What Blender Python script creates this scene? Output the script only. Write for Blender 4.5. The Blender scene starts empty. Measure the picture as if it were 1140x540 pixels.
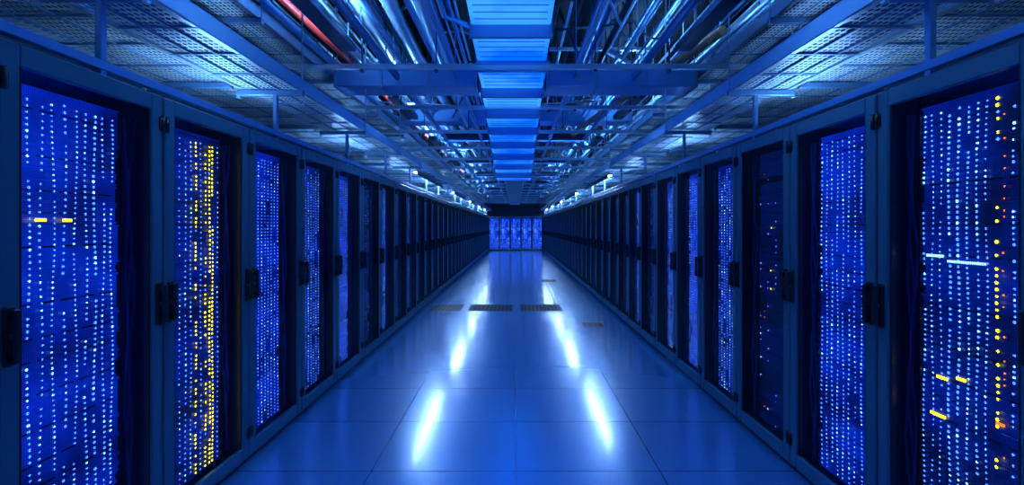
import bpy, math, random
from mathutils import Vector, Matrix
R = random.Random(7)
sc = bpy.context.scene
sc.view_settings.view_transform = 'Standard'
sc.view_settings.look = 'None'

CAMH=1.56; W=1.75; RT=2.21; CEIL=4.35; END=29.0; BACK=-2.6

# ------------------------------------------------------------ mesh builder
class MB:
    def __init__(s): s.v=[]; s.f=[]; s.m=[]; s.s=[]
    def add(s,vs,fs,mi=0,sm=False):
        o=len(s.v); s.v+= [tuple(v) for v in vs]
        for f in fs: s.f.append(tuple(i+o for i in f)); s.m.append(mi); s.s.append(sm)
    def box(s,x0,x1,y0,y1,z0,z1,mi=0):
        vs=[(x0,y0,z0),(x1,y0,z0),(x1,y1,z0),(x0,y1,z0),(x0,y0,z1),(x1,y0,z1),(x1,y1,z1),(x0,y1,z1)]
        s.add(vs,[(0,3,2,1),(4,5,6,7),(0,1,5,4),(1,2,6,5),(2,3,7,6),(3,0,4,7)],mi)
    def cbox(s,x0,x1,y0,y1,z0,z1,c=0.004,mi=0):
        lo=(x0,y0,z0); hi=(x1,y1,z1); C=Vector(((x0+x1)/2,(y0+y1)/2,(z0+z1)/2))
        idx={}; vs=[]
        for sx in (0,1):
            for sy in (0,1):
                for sz in (0,1):
                    sg=(sx,sy,sz)
                    for t in range(3):
                        p=[]
                        for a in range(3):
                            val=hi[a] if sg[a] else lo[a]
                            if a!=t: val+= -c if sg[a] else c
                            p.append(val)
                        idx[(sg,t)]=len(vs); vs.append(Vector(p))
        fs=[]
        for t in range(3):
            o=[a for a in range(3) if a!=t]
            for sd in (0,1):
                q=[]
                for (u,w) in ((0,0),(1,0),(1,1),(0,1)):
                    sg=[0,0,0]; sg[t]=sd; sg[o[0]]=u; sg[o[1]]=w
                    q.append(idx[(tuple(sg),t)])
                fs.append(q)
        for t in range(3):
            o=[a for a in range(3) if a!=t]
            for u in (0,1):
                for w in (0,1):
                    a0=[0,0,0];a0[o[0]]=u;a0[o[1]]=w
                    a1=list(a0);a1[t]=1
                    fs.append([idx[(tuple(a0),o[0])],idx[(tuple(a1),o[0])],idx[(tuple(a1),o[1])],idx[(tuple(a0),o[1])]])
        for sx in (0,1):
            for sy in (0,1):
                for sz in (0,1):
                    fs.append([idx[((sx,sy,sz),t)] for t in range(3)])
        out=[]
        for f in fs:
            n=(vs[f[1]]-vs[f[0]]).cross(vs[f[2]]-vs[f[0]])
            c0=sum((vs[i] for i in f),Vector())/len(f)-C
            out.append(f if n.dot(c0)>0 else f[::-1])
        s.add(vs,out,mi)
    def tube(s,pts,r,n=8,mi=0,rf=None,cap=True):
        pts=[Vector(p) for p in pts]; rings=[]
        t=(pts[1]-pts[0]).normalized()
        up=Vector((0,0,1)) if abs(t.z)<.9 else Vector((1,0,0))
        a=t.cross(up).normalized(); vs=[]
        for i,p in enumerate(pts):
            if 0<i<len(pts)-1: t=(pts[i+1]-pts[i-1]).normalized()
            elif i==len(pts)-1: t=(pts[i]-pts[i-1]).normalized()
            a=(a-t*a.dot(t)).normalized(); b=t.cross(a)
            rr=r if rf is None else r*rf(i)
            for k in range(n):
                an=2*math.pi*k/n
                vs.append(p+(a*math.cos(an)+b*math.sin(an))*rr)
        fs=[]
        for i in range(len(pts)-1):
            for k in range(n):
                fs.append((i*n+k,i*n+(k+1)%n,(i+1)*n+(k+1)%n,(i+1)*n+k))
        s.add(vs,fs,mi,True)
        if cap:
            o=len(s.v)-len(vs)
            s.f.append(tuple(o+k for k in range(n))[::-1]); s.m.append(mi); s.s.append(False)
            l=o+(len(pts)-1)*n
            s.f.append(tuple(l+k for k in range(n))); s.m.append(mi); s.s.append(False)
    def dot(s,x,y,z,ry,rz,mi,n=6):
        vs=[(x,y+ry*math.cos(2*math.pi*k/n),z+rz*math.sin(2*math.pi*k/n)) for k in range(n)]
        vs.append((x+0.003,y,z))
        s.add(vs,[(k,(k+1)%n,n) for k in range(n)],mi)
    def mesh(s,name,mats):
        me=bpy.data.meshes.new(name); me.from_pydata(s.v,[],s.f)
        me.polygons.foreach_set('material_index',s.m)
        me.polygons.foreach_set('use_smooth',s.s)
        for m in mats: me.materials.append(m)
        me.update(); return me
    def obj(s,name,mats,loc=(0,0,0)):
        o=bpy.data.objects.new(name,s.mesh(name,mats)); o.location=loc
        sc.collection.objects.link(o); return o

# ------------------------------------------------------------ materials
def nt(name):
    m=bpy.data.materials.new(name); m.use_nodes=True
    t=m.node_tree; b=t.nodes['Principled BSDF']; return m,t,b
def metal(name,col,rough=.35,met=.8,noise=.12,scale=9):
    m,t,b=nt(name)
    b.inputs['Base Color'].default_value=(*col,1); b.inputs['Metallic'].default_value=met
    tc=t.nodes.new('ShaderNodeTexCoord'); n=t.nodes.new('ShaderNodeTexNoise'); n.inputs['Scale'].default_value=scale
    n.inputs['Detail'].default_value=3
    t.links.new(tc.outputs['Object'],n.inputs['Vector'])
    lo,hi=rough-noise,rough+noise
    if rough>.285: lo=max(.30,lo); hi=max(hi,lo+.05)
    else: hi=min(.265,hi); lo=max(.12,lo)
    mr=t.nodes.new('ShaderNodeMapRange'); mr.inputs['To Min'].default_value=lo; mr.inputs['To Max'].default_value=hi
    t.links.new(n.outputs['Fac'],mr.inputs['Value']); t.links.new(mr.outputs[0],b.inputs['Roughness'])
    return m
def emis(name,col,st,base=(.02,.02,.02)):
    m,t,b=nt(name)
    b.inputs['Base Color'].default_value=(*base,1)
    b.inputs['Emission Color'].default_value=(*col,1); b.inputs['Emission Strength'].default_value=st
    return m
def perf(name,col,axes,pitches,thr,rough=.4,met=.7):
    m,t,b=nt(name); L=t.links
    b.inputs['Base Color'].default_value=(*col,1); b.inputs['Metallic'].default_value=met; b.inputs['Roughness'].default_value=rough
    tc=t.nodes.new('ShaderNodeTexCoord'); sp=t.nodes.new('ShaderNodeSeparateXYZ'); L.new(tc.outputs['Object'],sp.inputs[0])
    cs=[]
    for a,pitch in zip(axes,pitches):
        mu=t.nodes.new('ShaderNodeMath'); mu.operation='MULTIPLY'; mu.inputs[1].default_value=2*math.pi/pitch
        co=t.nodes.new('ShaderNodeMath'); co.operation='COSINE'
        L.new(sp.outputs[a],mu.inputs[0]); L.new(mu.outputs[0],co.inputs[0]); cs.append(co)
    ad=t.nodes.new('ShaderNodeMath'); ad.operation='ADD'; L.new(cs[0].outputs[0],ad.inputs[0]); L.new(cs[1].outputs[0],ad.inputs[1])
    gt=t.nodes.new('ShaderNodeMath'); gt.operation='GREATER_THAN'; gt.inputs[1].default_value=thr; L.new(ad.outputs[0],gt.inputs[0])
    tr=t.nodes.new('ShaderNodeBsdfTransparent'); mx=t.nodes.new('ShaderNodeMixShader')
    L.new(gt.outputs[0],mx.inputs[0]); L.new(b.outputs[0],mx.inputs[1]); L.new(tr.outputs[0],mx.inputs[2])
    L.new(mx.outputs[0],t.nodes['Material Output'].inputs['Surface'])
    return m
def bezel(name,lo,hi,st,scale=3.0):  # uneven glow painted on as noise-driven emission
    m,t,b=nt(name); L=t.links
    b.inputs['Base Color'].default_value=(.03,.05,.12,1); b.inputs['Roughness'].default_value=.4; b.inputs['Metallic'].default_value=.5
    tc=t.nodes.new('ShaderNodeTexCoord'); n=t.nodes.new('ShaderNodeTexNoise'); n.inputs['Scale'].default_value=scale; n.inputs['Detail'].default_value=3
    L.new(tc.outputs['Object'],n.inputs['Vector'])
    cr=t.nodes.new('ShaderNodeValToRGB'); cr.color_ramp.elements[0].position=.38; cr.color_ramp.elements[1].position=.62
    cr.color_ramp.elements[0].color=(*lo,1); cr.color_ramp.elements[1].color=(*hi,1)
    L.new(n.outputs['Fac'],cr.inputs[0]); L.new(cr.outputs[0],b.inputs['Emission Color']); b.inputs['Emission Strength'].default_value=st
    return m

FRAME=metal('rack_frame_steel',(.070,.165,.215),.36,.4,.05)
SHELL=metal('rack_shell_steel',(.012,.02,.04),.5,.4)
BLACK=metal('black_plastic',(.012,.013,.016),.35,0)
DMESH=perf('door_perforated_sheet',(.012,.022,.05),(1,2),(.0072,.0072),-.65,.32,.6)
CABLE=metal('cable_jacket_blue',(.02,.06,.35),.4,0)
BLED=emis('led_blue',(.04,.15,1),5)
WLED=emis('led_ice_blue',(.13,.36,1),7)
YLED=emis('led_yellow',(1,.84,.01),5)
OLED=emis('led_orange',(1,.20,.02),2)
GB={'hi':bezel('bezel_painted_glow_bright',(.0,.004,.14),(.001,.026,.68),1.0,2.6),  # faceplate glow painted in by emission; nothing shines from behind
    'mid':bezel('bezel_painted_glow_mid',(.0,.002,.04),(.0,.012,.32),1.0,2.6),
    'lo':bezel('bezel_painted_glow_low',(.0,.001,.012),(.0,.004,.08),1.0),
    'far':bezel('bezel_painted_glow_even',(.0,.025,.55),(.004,.05,.75),1.1,6)}
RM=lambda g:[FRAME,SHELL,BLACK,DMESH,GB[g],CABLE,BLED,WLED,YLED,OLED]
# idx: 0 frame 1 shell 2 black 3 mesh 4 bezel 5 cable 6 blue 7 ice 8 yellow 9 orange

def build_rack(name,glow,cols,seed,extras=(),pitch=.0445,w=.70,lr=.0052,st=.070,ew=.235):
    r=random.Random(seed); b=MB(); h=w/2; D=1.0
    b.cbox(-D,-.035,-h+.002,-h+.022,.0,RT-.01,.003,1); b.cbox(-D,-.035,h-.022,h-.002,.0,RT-.01,.003,1)
    b.cbox(-D,-D+.02,-h+.022,h-.022,.02,RT-.03,.003,1)
    b.cbox(-D,-.03,-h+.003,h-.003,RT-.03,RT-.002,.004,0)
    b.cbox(-D+.02,-.05,-h+.022,h-.022,.02,.06,.003,1)
    b.cbox(-.09,-.034,-h+.004,h-.004,0,.06,.004,2)
    b.cbox(-.75,-.35,-.2,.2,RT-.002,RT+.012,.003,2)
    for s in(-1,1):
        y0,y1=sorted((s*(h-.004),s*(h-.02-(.03 if ew<.25 else 0))))
        b.cbox(-.075,-.036,y0,y1,.06,RT-.03,.004,1)
        y0,y1=sorted((s*(ew+.01),s*(ew+.03))); b.cbox(-.17,-.13,y0,y1,.06,RT-.03,.003,1)
    zb,zt=.045,RT-.006
    for s in(-1,1):
        y0,y1=sorted((s*(h-.003),s*(h-st))); b.cbox(-.032,0,y0,y1,zb,zt,.006,0)
        y0,y1=sorted((s*(h-st-.001),s*(h-st-.010))); b.cbox(-.030,-.007,y0,y1,zb+.085,zt-.075,.002,2)
    b.cbox(-.032,-.0005,-h+st-.002,h-st+.002,zt-.078,zt,.005,0)
    b.cbox(-.032,-.0005,-h+st-.002,h-st+.002,zb,zb+.088,.005,0)
    b.box(-.0165,-.016,-h+st,h-st,zb+.08,zt-.07,3)
    for s in(-1,1):
        yc=s*(h-.030)
        b.cbox(-.001,.012,yc-.018,yc+.018,1.075,1.285,.005,2)
        b.cbox(.012,.034,yc-.012,yc+.012,1.235,1.270,.005,2)
        b.cbox(.012,.034,yc-.012,yc+.012,1.090,1.125,.005,2)
        b.cbox(.024,.040,yc-.014,yc+.014,1.085,1.275,.006,2)
        b.tube([(.01,yc,1.18),(.02,yc,1.18)],.009,8,0)
        for zz in(.17,2.03):
            yc2=s*(h-.012)
            b.tube([(.006,yc2,zz),(.006,yc2,zz+.075)],.010,8,2)
            y0,y1=sorted((s*(h-.001),s*(h-.03))); b.cbox(-.001,.006,y0,y1,zz+.008,zz+.067,.002,2)
    z=.10; xf=-.115
    while z<RT-.12:
        u=r.choice([1,1,1,2,2,4]); hh=.0445*u
        if z+hh>RT-.08: hh=.0445
        xx=xf-r.choice([0,0,.006,.012])
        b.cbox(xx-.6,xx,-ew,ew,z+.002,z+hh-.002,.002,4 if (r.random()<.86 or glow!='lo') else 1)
        for s in(-1,1):
            y0,y1=sorted((s*(ew+.001),s*(ew+.009))); b.box(xx-.01,xx+.004,y0,y1,z+.004,z+hh-.004,1)
            b.cbox(xx,xx+.018,*sorted((s*(ew-.013),s*(ew-.006))),z+.010,z+hh-.010,.002,2)
        if u>=2:
            for k in range(5):
                b.box(xx,xx+.002,-.2+k*.085,-.2+k*.085+.06,z+hh*.5-.003,z+hh*.5+.003,1)
        z+=hh
    if ew<.25:
      for s in(-1,1):
        for k in range(3):
            y0=s*(.262+.012*k); pts=[]
            for i in range(14):
                pts.append((-.105+.012*math.sin(i*1.3+k*2),y0+.008*math.sin(i*.9+k),.12+i*(RT-.25)/13))
            b.tube(pts,.005,6,5)
    xl=xf+.003
    for (y,mi,dens,amp) in cols:
        ph=r.random()*6; pc=pitch*r.choice([.9,1,1,1.15]); n=int((RT-.25)/pc); big=r.choice([.85,1,1,1.2])
        if mi==8: big=1.25
        gaps=[]
        for _ in range(2):
            g=r.randint(0,n); gaps.append((g,g+r.randint(1,5)))
        for i in range(n):
            zz=.125+i*pc
            if r.random()>dens or any(g0<=i<g1 for g0,g1 in gaps): continue
            yy=y+amp*math.sin(i*.3*pc/.0445+ph)+r.uniform(-.001,.001)
            m=mi
            if mi==6 and r.random()<.17: m=7
            if mi==8 and r.random()<.08: m=6
            q=r.uniform(.8,1.2)*big
            b.dot(xl,yy,zz,lr*q,lr*q,m)
    for (y0,y1,zc,hz,mi) in extras:
        b.cbox(xl,xl+.006,y0,y1,zc-hz,zc+hz,.001,mi)
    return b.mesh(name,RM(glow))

def C(ys,mi=6,d=.85,a=.003): return [(y,mi,d,a) for y in ys]
V={}
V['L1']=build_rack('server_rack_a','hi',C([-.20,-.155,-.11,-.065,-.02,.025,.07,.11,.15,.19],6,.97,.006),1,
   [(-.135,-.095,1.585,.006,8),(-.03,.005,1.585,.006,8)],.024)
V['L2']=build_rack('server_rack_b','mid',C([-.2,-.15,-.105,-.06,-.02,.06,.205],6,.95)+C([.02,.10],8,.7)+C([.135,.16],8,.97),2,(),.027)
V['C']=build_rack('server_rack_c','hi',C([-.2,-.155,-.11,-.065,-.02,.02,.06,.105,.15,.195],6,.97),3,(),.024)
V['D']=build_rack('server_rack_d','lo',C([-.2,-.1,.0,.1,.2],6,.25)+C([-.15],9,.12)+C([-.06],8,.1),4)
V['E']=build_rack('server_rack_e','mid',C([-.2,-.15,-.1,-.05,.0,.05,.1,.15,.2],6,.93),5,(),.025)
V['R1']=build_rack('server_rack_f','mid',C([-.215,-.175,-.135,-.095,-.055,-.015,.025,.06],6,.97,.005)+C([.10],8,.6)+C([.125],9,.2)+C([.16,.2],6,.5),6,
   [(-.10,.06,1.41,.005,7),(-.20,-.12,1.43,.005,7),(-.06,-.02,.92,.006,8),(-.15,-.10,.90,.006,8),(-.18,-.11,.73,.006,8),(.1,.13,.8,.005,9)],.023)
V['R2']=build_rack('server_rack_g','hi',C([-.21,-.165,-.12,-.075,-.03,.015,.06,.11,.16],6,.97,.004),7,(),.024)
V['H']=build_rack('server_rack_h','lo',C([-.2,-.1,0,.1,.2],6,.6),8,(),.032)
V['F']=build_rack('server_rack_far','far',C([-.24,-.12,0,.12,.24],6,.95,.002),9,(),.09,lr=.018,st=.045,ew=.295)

def place(me,x,y,rot,sy=1):
    o=bpy.data.objects.new('server_rack',me); o.location=(x,y,0); o.rotation_euler=(0,0,rot); o.scale=(1,sy,1)
    sc.collection.objects.link(o)
def row(side,first_seam,pitch,seq):
    k=-5
    while True:
        y0=first_seam+(k-1)*pitch
        if y0+pitch>END-.02: break
        v=seq.get(k)
        if v is None: v=R.choice(['H','H','E','D','H','E','C']) if k>3 else 'E'
        place(V[v],side*W,y0+pitch/2,0 if side<0 else math.pi,(pitch-.004)/.70)
        k+=1
row(-1,2.235,.72,{0:'L1',1:'L2',-1:'C',2:'C',3:'E',4:'C',5:'H',6:'E',7:'H'})
row(1,2.18,.69,{0:'R1',1:'R2',-1:'C',2:'D',3:'E',4:'R2',5:'E',6:'H',7:'C'})
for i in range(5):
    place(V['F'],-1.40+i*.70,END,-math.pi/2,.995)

# ------------------------------------------------------------ room shell
fm,t,b=nt('floor_polished_tiles'); L=t.links
tc=t.nodes.new('ShaderNodeTexCoord'); mp=t.nodes.new('ShaderNodeMapping'); mp.inputs['Location'].default_value=(0,.06,0)
L.new(tc.outputs['Object'],mp.inputs[0])
br=t.nodes.new('ShaderNodeTexBrick'); br.offset=0; br.squash=1
br.inputs['Scale'].default_value=1; br.inputs['Brick Width'].default_value=.92; br.inputs['Row Height'].default_value=.73
br.inputs['Mortar Size'].default_value=.0035; br.inputs['Mortar Smooth'].default_value=.2
br.inputs['Color1'].default_value=(.15,.40,.74,1); br.inputs['Color2'].default_value=(.17,.43,.78,1); br.inputs['Mortar'].default_value=(.03,.08,.18,1)
L.new(mp.outputs[0],br.inputs['Vector']); L.new(br.outputs['Color'],b.inputs['Base Color'])
ns=t.nodes.new('ShaderNodeTexNoise'); ns.inputs['Scale'].default_value=1.4; ns.inputs['Detail'].default_value=2; L.new(tc.outputs['Object'],ns.inputs['Vector'])
mr=t.nodes.new('ShaderNodeMapRange'); mr.inputs['To Min'].default_value=.225; mr.inputs['To Max'].default_value=.255
L.new(ns.outputs['Fac'],mr.inputs[0]); L.new(mr.outputs[0],b.inputs['Roughness'])
bp=t.nodes.new('ShaderNodeBump'); bp.inputs['Strength'].default_value=.3; bp.inputs['Distance'].default_value=.002; bp.invert=True
L.new(br.outputs['Fac'],bp.inputs['Height']); L.new(bp.outputs[0],b.inputs['Normal'])
b.inputs['Metallic'].default_value=.45
b.inputs['Specular IOR Level'].default_value=1.0; b.inputs['Coat Weight'].default_value=.8; b.inputs['Coat Roughness'].default_value=.13
XW=3.0; YE=END+1.15
m=MB(); m.box(-XW,XW,BACK,YE,-.1,0); m.obj('floor',[fm])
DW=metal('dark_painted_wall',(.05,.10,.20),.7,0,.1,3); DC=metal('dark_ceiling_slab',(.004,.007,.016),.8,0,.1,3)
m=MB(); m.box(-XW,XW,BACK,YE,CEIL,CEIL+.1); m.obj('ceiling',[DC])
m=MB(); m.box(-XW-.1,-XW,BACK,YE,-.1,CEIL+.1); m.obj('wall_left',[DW])
m=MB(); m.box(XW,XW+.1,BACK,YE,-.1,CEIL+.1); m.obj('wall_right',[DW])
m=MB(); m.box(-XW-.1,XW+.1,YE,YE+.1,-.1,CEIL+.1); m.obj('wall_back',[DW])
m=MB(); m.box(-XW-.1,XW+.1,BACK-.1,BACK,-.1,CEIL+.1); m.obj('wall_front',[DW])

# floor vents
VM=metal('vent_black_metal',(.004,.008,.02),.6,.2); VF=metal('vent_trim',(.05,.10,.22),.4,.5)
def vent(x0,x1,y0,y1):
    m=MB(); z=.006
    m.cbox(x0,x1,y0,y0+.02,0,z,.001,1); m.cbox(x0,x1,y1-.02,y1,0,z,.001,1)
    m.cbox(x0,x0+.02,y0+.02,y1-.02,0,z,.001,1); m.cbox(x1-.02,x1,y0+.02,y1-.02,0,z,.001,1)
    m.box(x0+.02,x1-.02,y0+.02,y1-.02,0,.001,0)
    n=int((x1-x0)/.07)
    for i in range(1,n):
        xx=x0+i*(x1-x0)/n; m.box(xx-.004,xx+.004,y0+.02,y1-.02,.001,.003,1)
    m.obj('floor_vent_grille',[VM,VF])
vent(-.88,-.05,8.25,8.95); vent(.08,.88,8.25,8.95); vent(-1.62,-1.02,8.25,8.95)
vent(1.05,1.40,7.0,7.3); vent(.75,1.15,12.6,13.2)

# ------------------------------------------------------------ overhead steel
GAL=metal('galvanised_steel',(.62,.76,.86),.36,.65,.06,14)
BST=metal('blue_painted_steel',(.16,.33,.58),.38,.45,.07)
DST=metal('dark_steel',(.04,.08,.16),.4,.7)
PT=perf('perforated_tray_sheet',(.72,.82,.88),(0,1),(.030,.045),.35,.4,.3)
CBK=metal('cable_black',(.012,.014,.02),.45,0)
CBL=metal('cable_blue_jacket',(.01,.05,.30),.45,0)

def tray(side,xin,xout,z,hh,y0,y1,name):
    m=MB(); a,bb=sorted((side*xin,side*xout))
    m.box(a,bb,y0,y1,z,z+.0015,1)
    for x,o in((side*xin,1),(side*xout,-1)):
        p,q=sorted((x,x+side*.006*o)); m.cbox(p,q,y0,y1,z-.01,z+hh,.001,0)
        p,q=sorted((x,x+side*.03*o)); m.cbox(p,q,y0,y1,z+hh-.006,z+hh,.001,0); m.cbox(p,q,y0,y1,z-.01,z-.004,.001,0)
    y=y0+.2
    i=0
    while y<y1:
        if i%4==0:
            m.cbox(a-.03,bb+.03,y-.02,y+.02,z-.05,z-.010,.003,2)
            for x in(a-.02,bb+.02):
                m.tube([(x,y,z-.06),(x,y,CEIL)],.006,6,0)
                m.cbox(x-.012,x+.012,y-.012,y+.012,z-.065,z-.05,.002,0)
        else: m.cbox(a+.007,bb-.007,y-.008,y+.008,z-.012,z-.001,.002,2)
        i+=1; y+=.36
    for xx in(a+(bb-a)*.33,a+(bb-a)*.66): m.cbox(xx-.006,xx+.006,y0,y1,z-.010,z-.001,.001,2)
    for k in range(9):
        xb=side*(xin+ (xout-xin)*(.12+.09*k)); rr=R.uniform(.006,.014); pts=[]; ph=R.random()*6
        yy=y0
        while yy<y1:
            pts.append((xb+.015*math.sin(yy*1.7+ph),yy,z+.002+rr+.006*(1+math.sin(yy*2.3+ph)))); yy+=.5
        m.tube(pts,rr,6,3+(k%2))
    return m.obj(name,[GAL,PT,BST,CBK,CBL])
for s in(-1,1):
    tray(s,1.64,2.08,2.60,.10,BACK+.05,END+.6,'cable_tray')
    tray(s,2.18,2.80,2.66,.08,BACK+.05,END+.6,'cable_tray')
    tray(s,1.95,2.55,3.15,.08,BACK+.05,END+.6,'cable_tray')

m=MB()
for s in(-1,1):
    m.cbox(*sorted((s*1.80,s*1.84)),BACK+.1,END-.05,2.245,2.285,.003,0)
    m.cbox(*sorted((s*2.35,s*2.39)),BACK+.1,END-.05,2.245,2.285,.003,0)
    y=BACK+.25
    while y<END-.3:
        for x in(1.82,2.37):
            m.cbox(*sorted((s*(x-.015),s*(x+.015))),y-.015,y+.015,2.205,2.245,.003,0)
        m.cbox(*sorted((s*1.805,s*1.835)),y-.015,y+.015,2.285,2.552,.003,0)
        y+=1.44
m.obj('tray_support_rail',[BST])

# cross struts
m=MB(); y=4.24; zz=3.06
ys=[]
while y<END: ys.append(y); y+=1.45
ys=[-1.6,-.1,1.4,2.8]+ys
for i,y in enumerate(ys):
    m.cbox(-2.5,2.5,y-.022,y+.022,zz-.02,zz+.022,.004,0)
    m.cbox(-2.5,2.5,y-.030,y+.030,zz+.022,zz+.027,.001,0)
    for x in(-2.3,-1.45,-.75,.75,1.45,2.3):
        m.tube([(x,y,zz-.04),(x,y,CEIL)],.007,6,1)
        m.cbox(x-.015,x+.015,y-.02,y+.02,zz-.045,zz-.020,.003,1)
m.obj('ceiling_strut',[GAL,DST])
m=MB()
RL=((-1.25,3.13),(1.25,3.13),(-.62,3.15),(.62,3.15),(-1.85,3.5),(1.85,3.5),(-.9,3.75),(1.0,3.8))
for x,z in RL:
    m.cbox(x-.02,x+.02,BACK+.05,END+.8,z-.025,z+.025,.004,0)
    m.cbox(x-.03,x+.03,BACK+.05,END+.8,z+.025,z+.030,.001,0)
y=-2
while y<END:
    for x,z in RL:
        m.tube([(x,y,z),(x,y,CEIL)],.006,6,0)
    y+=2.2
m.obj('ceiling_runner_rail',[BST])

# central stepped duct
DU=bezel('duct_painted_glow_panel',(.0,.11,.95),(.03,.26,1.0),1.5,1.2)  # duct brightness painted as emission on panels and ribs, not lamplight
DR=bezel('duct_painted_glow_rib',(.0,.05,.45),(.01,.12,.65),1.2,1.2)
m=MB(); cx=-.04; hw=.35; y=-1.6; seg=.62
while y<9.0:
    ym=y+seg/2; zb=CAMH+min(2.30-.1426*ym,1.98)
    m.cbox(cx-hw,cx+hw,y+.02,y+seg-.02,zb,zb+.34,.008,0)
    m.cbox(cx-hw-.02,cx+hw+.02,y,y+.04,zb-.014,zb+.36,.004,1)
    for k in range(4):
        yy=y+.11+k*.12
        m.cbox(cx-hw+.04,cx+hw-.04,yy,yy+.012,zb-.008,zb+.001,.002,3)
    for x in(cx-hw-.03,cx+hw+.03):
        m.tube([(x,y+.02,zb+.1),(x,y+.02,CEIL)],.008,6,2)
    y+=seg
m.cbox(cx-hw-.02,cx+hw+.02,y,y+.04,zb-.014,zb+.36,.004,1)
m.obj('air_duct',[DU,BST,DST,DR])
m=MB(); zc=2.95
for x in(-.33,.25): m.cbox(x-.012,x+.012,9.3,END+.6,zc,zc+.09,.003,0)
y=9.4
while y<END+.5:
    m.cbox(-.32,.24,y-.015,y+.015,zc+.01,zc+.035,.003,0)
    y+=.3
y=9.6
while y<END:
    for x in(-.35,.27): m.tube([(x,y,zc+.0),(x,y,CEIL)],.006,6,1)
    y+=1.6
for k in range(8):
    x=-.27+k*.065; m.tube([(x+.01*math.sin(yy*1.3+k),yy,zc+.055) for yy in [9.3+.6*i for i in range(33)]],.016,6,2+(k%2))
m.obj('cable_ladder',[GAL,DST,CBK,CBL])
BDM=metal('branch_duct_metal',(.15,.38,.74),.38,.35,.06)
for sgn in(-1,1):
    m=MB()
    x0,x1=sorted((cx+sgn*(hw+.02),sgn*1.92)); zb=3.04
    for y0,dz in((4.75,0),(7.4,.25)):
        m.cbox(x0,x1,y0,y0+.34,zb+dz,zb+dz+.20,.01,0)
        x=x0
        while x<=x1+.01:
            xx=min(max(x,x0+.012),x1-.012)
            m.cbox(xx-.012,xx+.012,y0-.015,y0+.355,zb+dz-.015,zb+dz+.215,.003,1); x+=(x1-x0)/3
        for x in(x0+.5,x1-.5): m.tube([(x,y0+.17,zb+dz+.2),(x,y0+.17,CEIL)],.008,6,1)
    m.obj('branch_duct',[BDM,BST])

SIL=metal('silver_foil_duct',(.74,.84,.94),.32,.65,.05)
for x,z,r in((-1.42,3.62,.085),(-1.12,3.58,.075),(-.84,3.52,.07),(-1.62,3.95,.09)):
    m=MB(); pts=[]; n=520
    for i in range(n):
        y=-1.5+i*(26/n); pts.append((x+.05*math.sin(y*.6+z*9),y,z+.03*math.sin(y*.9+x*5)))
    m.tube(pts,r,12,0,rf=lambda i:(1,.9)[i%2])
    y=-1
    while y<24:
        m.tube([(x,y,z+r*.6),(x,y,CEIL)],.006,6,1); y+=1.7
    m.obj('flexible_duct',[SIL,DST])

# conduits
m=MB()
for k in range(96):
    x=R.uniform(-2.85,2.85); z=R.uniform(3.26,4.1)
    if abs(x)<.5 and z<3.9: z=R.uniform(3.95,4.25)
    r=R.choice([.012,.016,.02,.028,.04]); mi=R.choice([0,0,1,1,3])
    y0=R.uniform(-2.2,6) if k%3==0 else BACK+.1; y1=y0+R.uniform(12,34); y1=min(y1,END+.9)
    pts=[(x,y0,z)]
    if R.random()<.5:
        yb=R.uniform(4,12); dx=R.uniform(-.5,.5)
        if y0+1<yb<y1-2:
            x2=max(-2.85,min(2.85,x+dx)); pts+=[(x,yb,z),(x2,yb+.5,z+.02),(x2,y1,z+.02)]
        else: pts.append((x,y1,z))
    else: pts.append((x,y1,z))
    m.tube(pts,r,8,mi)
    yy=max(y0,-2)+R.random()
    while yy<min(y1,20):
        xx=pts[0][0] if len(pts)==2 or yy<pts[1][1] else pts[-1][0]
        m.tube([(xx,yy,z),(xx,yy,CEIL)],.005,5,2); yy+=2.4
m.obj('conduit_pipes',[GAL,BST,DST,CBK])
m=MB()
for k in range(60):
    y=R.uniform(2.2,26) ; z=R.uniform(3.3,4.25)
    x0=R.uniform(-2.8,.6); x1=min(2.85,x0+R.uniform(.8,4)); dy=R.uniform(-.8,.8) if R.random()<.5 else 0
    r=R.choice([.012,.016,.022,.03])
    if k%3==0: m.cbox(x0,x1,y-.02,y+.02,z-.02,z+.02,.003,0)
    else: m.tube([(x0,y,z),((x0+x1)/2,y+dy/2,z+R.uniform(-.15,.05)),(x1,y+dy,z)],r,8,R.choice([0,1,2]))
for k in range(70):
    y=R.uniform(2.5,20); x=R.uniform(-2.4,2.4); s=R.choice([-1,1])
    if abs(x)<.6: continue
    m.tube([(x,y,3.2),(x+s*R.uniform(.3,.7),y+R.uniform(-.5,.8),CEIL)],R.choice([.012,.02]),6,R.choice([0,1,2]))
m.obj('overhead_bracing',[GAL,BST,DST])
RED=metal('red_painted_pipe',(.75,.03,.015),.35,.1,.05); ORG=metal('copper_brown_pipe',(.42,.20,.10),.4,.3)
m=MB(); pp=[(-1.90,1.6,3.36),(-1.86,3.2,3.36),(-1.78,5.2,3.34),(-1.74,9,3.33),(-1.72,16,3.33)]
m.tube(pp,.030,10,0)
for x,y,z in pp[1:]: m.tube([(x,y,z),(x,y,CEIL)],.006,6,1)
m.obj('sprinkler_pipe',[RED,DST])
m=MB(); pp=[(1.80,3.9,3.26),(1.30,6.4,3.23),(.75,10.0,3.22),(.68,18,3.22)]; m.tube(pp,.045,12,0)
for x,y,z in pp:
    m.tube([(x,y+.05,z),(x,y+.05,CEIL)],.006,6,1)
m.obj('copper_pipe',[ORG,DST])
m=MB()
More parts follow.
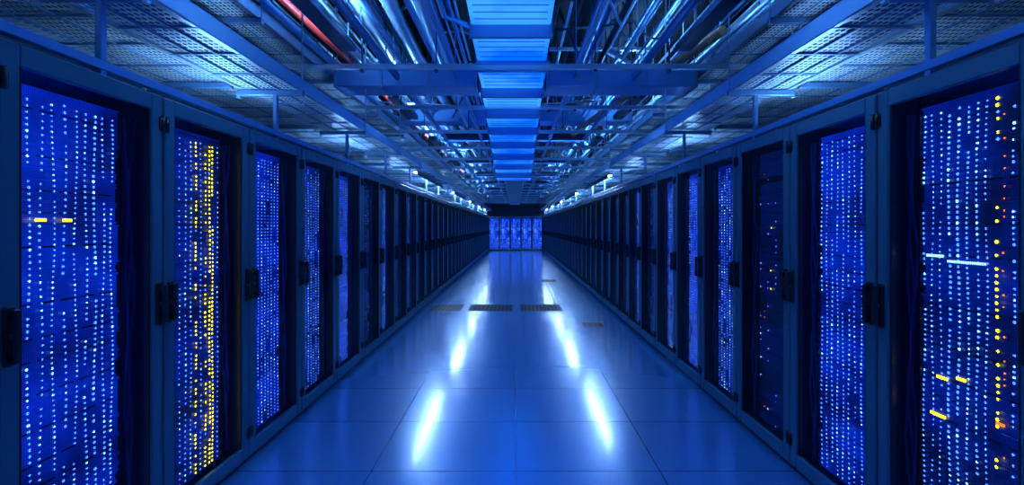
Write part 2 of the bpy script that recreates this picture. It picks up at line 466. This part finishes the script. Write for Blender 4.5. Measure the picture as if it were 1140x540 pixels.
for k in range(40):
    y=R.uniform(2.5,16); x0=R.uniform(-2.3,1.8); x1=x0+R.uniform(-.6,.8); y1=y+R.uniform(.3,2.2); sag=R.uniform(.1,.35); z=R.uniform(3.6,4.3)
    if abs(x0)<.5: continue
    m.tube([(x0+(x1-x0)*i/12,y+(y1-y)*i/12,z-sag*4*(i/12)*(1-i/12)) for i in range(13)],R.uniform(.006,.014),6,k%2)
m.obj('hanging_cables',[CBK,CBL])

# ------------------------------------------------------------ lights
LW=emis('lamp_diffuser_cool',(.42,.67,1),125)
LT=emis('added_emitter_aisle',(.075,.32,1),82)
LU=emis('added_emitter_uplight',(.15,.46,1),145)
LR=emis('added_emitter_racktop',(.22,.52,1),58)
def downlight(x,y,z,lx,ly,sk,mat,name,up,skirt=(-1,1),ends=True):
    m=MB()
    m.cbox(-lx/2-.01,lx/2+.01,-ly/2-.01,ly/2+.01,.0,.03,.003,0)
    m.cbox(-lx/2,lx/2,-ly/2,ly/2,-.008,.0,.002,1)
    for s in skirt:
        m.box(*sorted((s*(lx/2),s*(lx/2+.01))),-ly/2-.01,ly/2+.01,-sk,0,0)
    if ends:
        for s in (-1,1): m.box(-lx/2,lx/2,*sorted((s*(ly/2),s*(ly/2+.01))),-sk,0,0)
    if up: 
        for s in(-1,1): m.tube([(s*lx*.4,0,.03),(s*lx*.4,0,CEIL-z)],.005,6,0)
    m.obj(name,[DST,mat],(x,y,z))
def fill_uplight(x,y,z,lx,ly,mat,name,hang):
    m=MB()
    m.cbox(-lx/2-.012,lx/2+.012,-ly/2-.012,ly/2+.012,-.04,.0,.004,0)
    m.cbox(-lx/2,lx/2,-ly/2,ly/2,.0,.006,.002,1)
    for s in(-1,1):
        m.box(*sorted((s*(lx/2+.002),s*(lx/2+.012))),-ly/2-.012,ly/2+.012,0,.02,0)
        m.box(-lx/2,lx/2,*sorted((s*(ly/2+.002),s*(ly/2+.012))),0,.02,0)
    if hang:
        for s in(-1,1): m.tube([(0,s*(ly/2+.007),-.02),(0,s*(ly/2+.007),CEIL-z)],.004,6,0)
    m.obj(name,[DST,mat],(x,y,z))
for s in(-1,1):
    for y,ln in ((9.4+.5*(s>0),2.8),(14.2+.3*(s>0),2.8),(18.6,2.2),(22.8,2.0),(26.8,2.0)):
        downlight(s*1.785,y,2.53,.06,ln,.055,LW,'undertray_lamp',False,(-s,),False)
    y=-1.2
    while y<END:
        downlight(s*.85,y+.7,3.22,.9,.12,.10,LT,'added_louvred_fill',True); y+=2.9  # added fill, skirted out of view, to brighten floor and rack frames
    y=-1.7
    while y<END:
        fill_uplight(s*1.55,y,3.22,.12,1.1,LU,'added_linear_fill',True); y+=2.65 if y<9 else 2.95  # added unseen fill aimed up to brighten the overhead pipes
    y=-1.6
    while y<END-.7:
        fill_uplight(s*2.12,y,2.255,.08,.6,LR,'added_rack_top_fill',False); y+=2.4  # added strips hidden behind rack edge to brighten tray undersides

w=bpy.data.worlds.new('world'); sc.world=w; w.use_nodes=True
w.node_tree.nodes['Background'].inputs[0].default_value=(.01,.05,.2,1)

cam=bpy.data.cameras.new('cam'); co=bpy.data.objects.new('camera',cam); sc.collection.objects.link(co)
co.location=(0,0,CAMH); co.rotation_euler=(math.pi/2,0,0)
cam.sensor_width=36; cam.lens=500/1140*36; cam.clip_start=.05
cam.shift_x=-4/1140; cam.shift_y=-18/1140
sc.camera=co
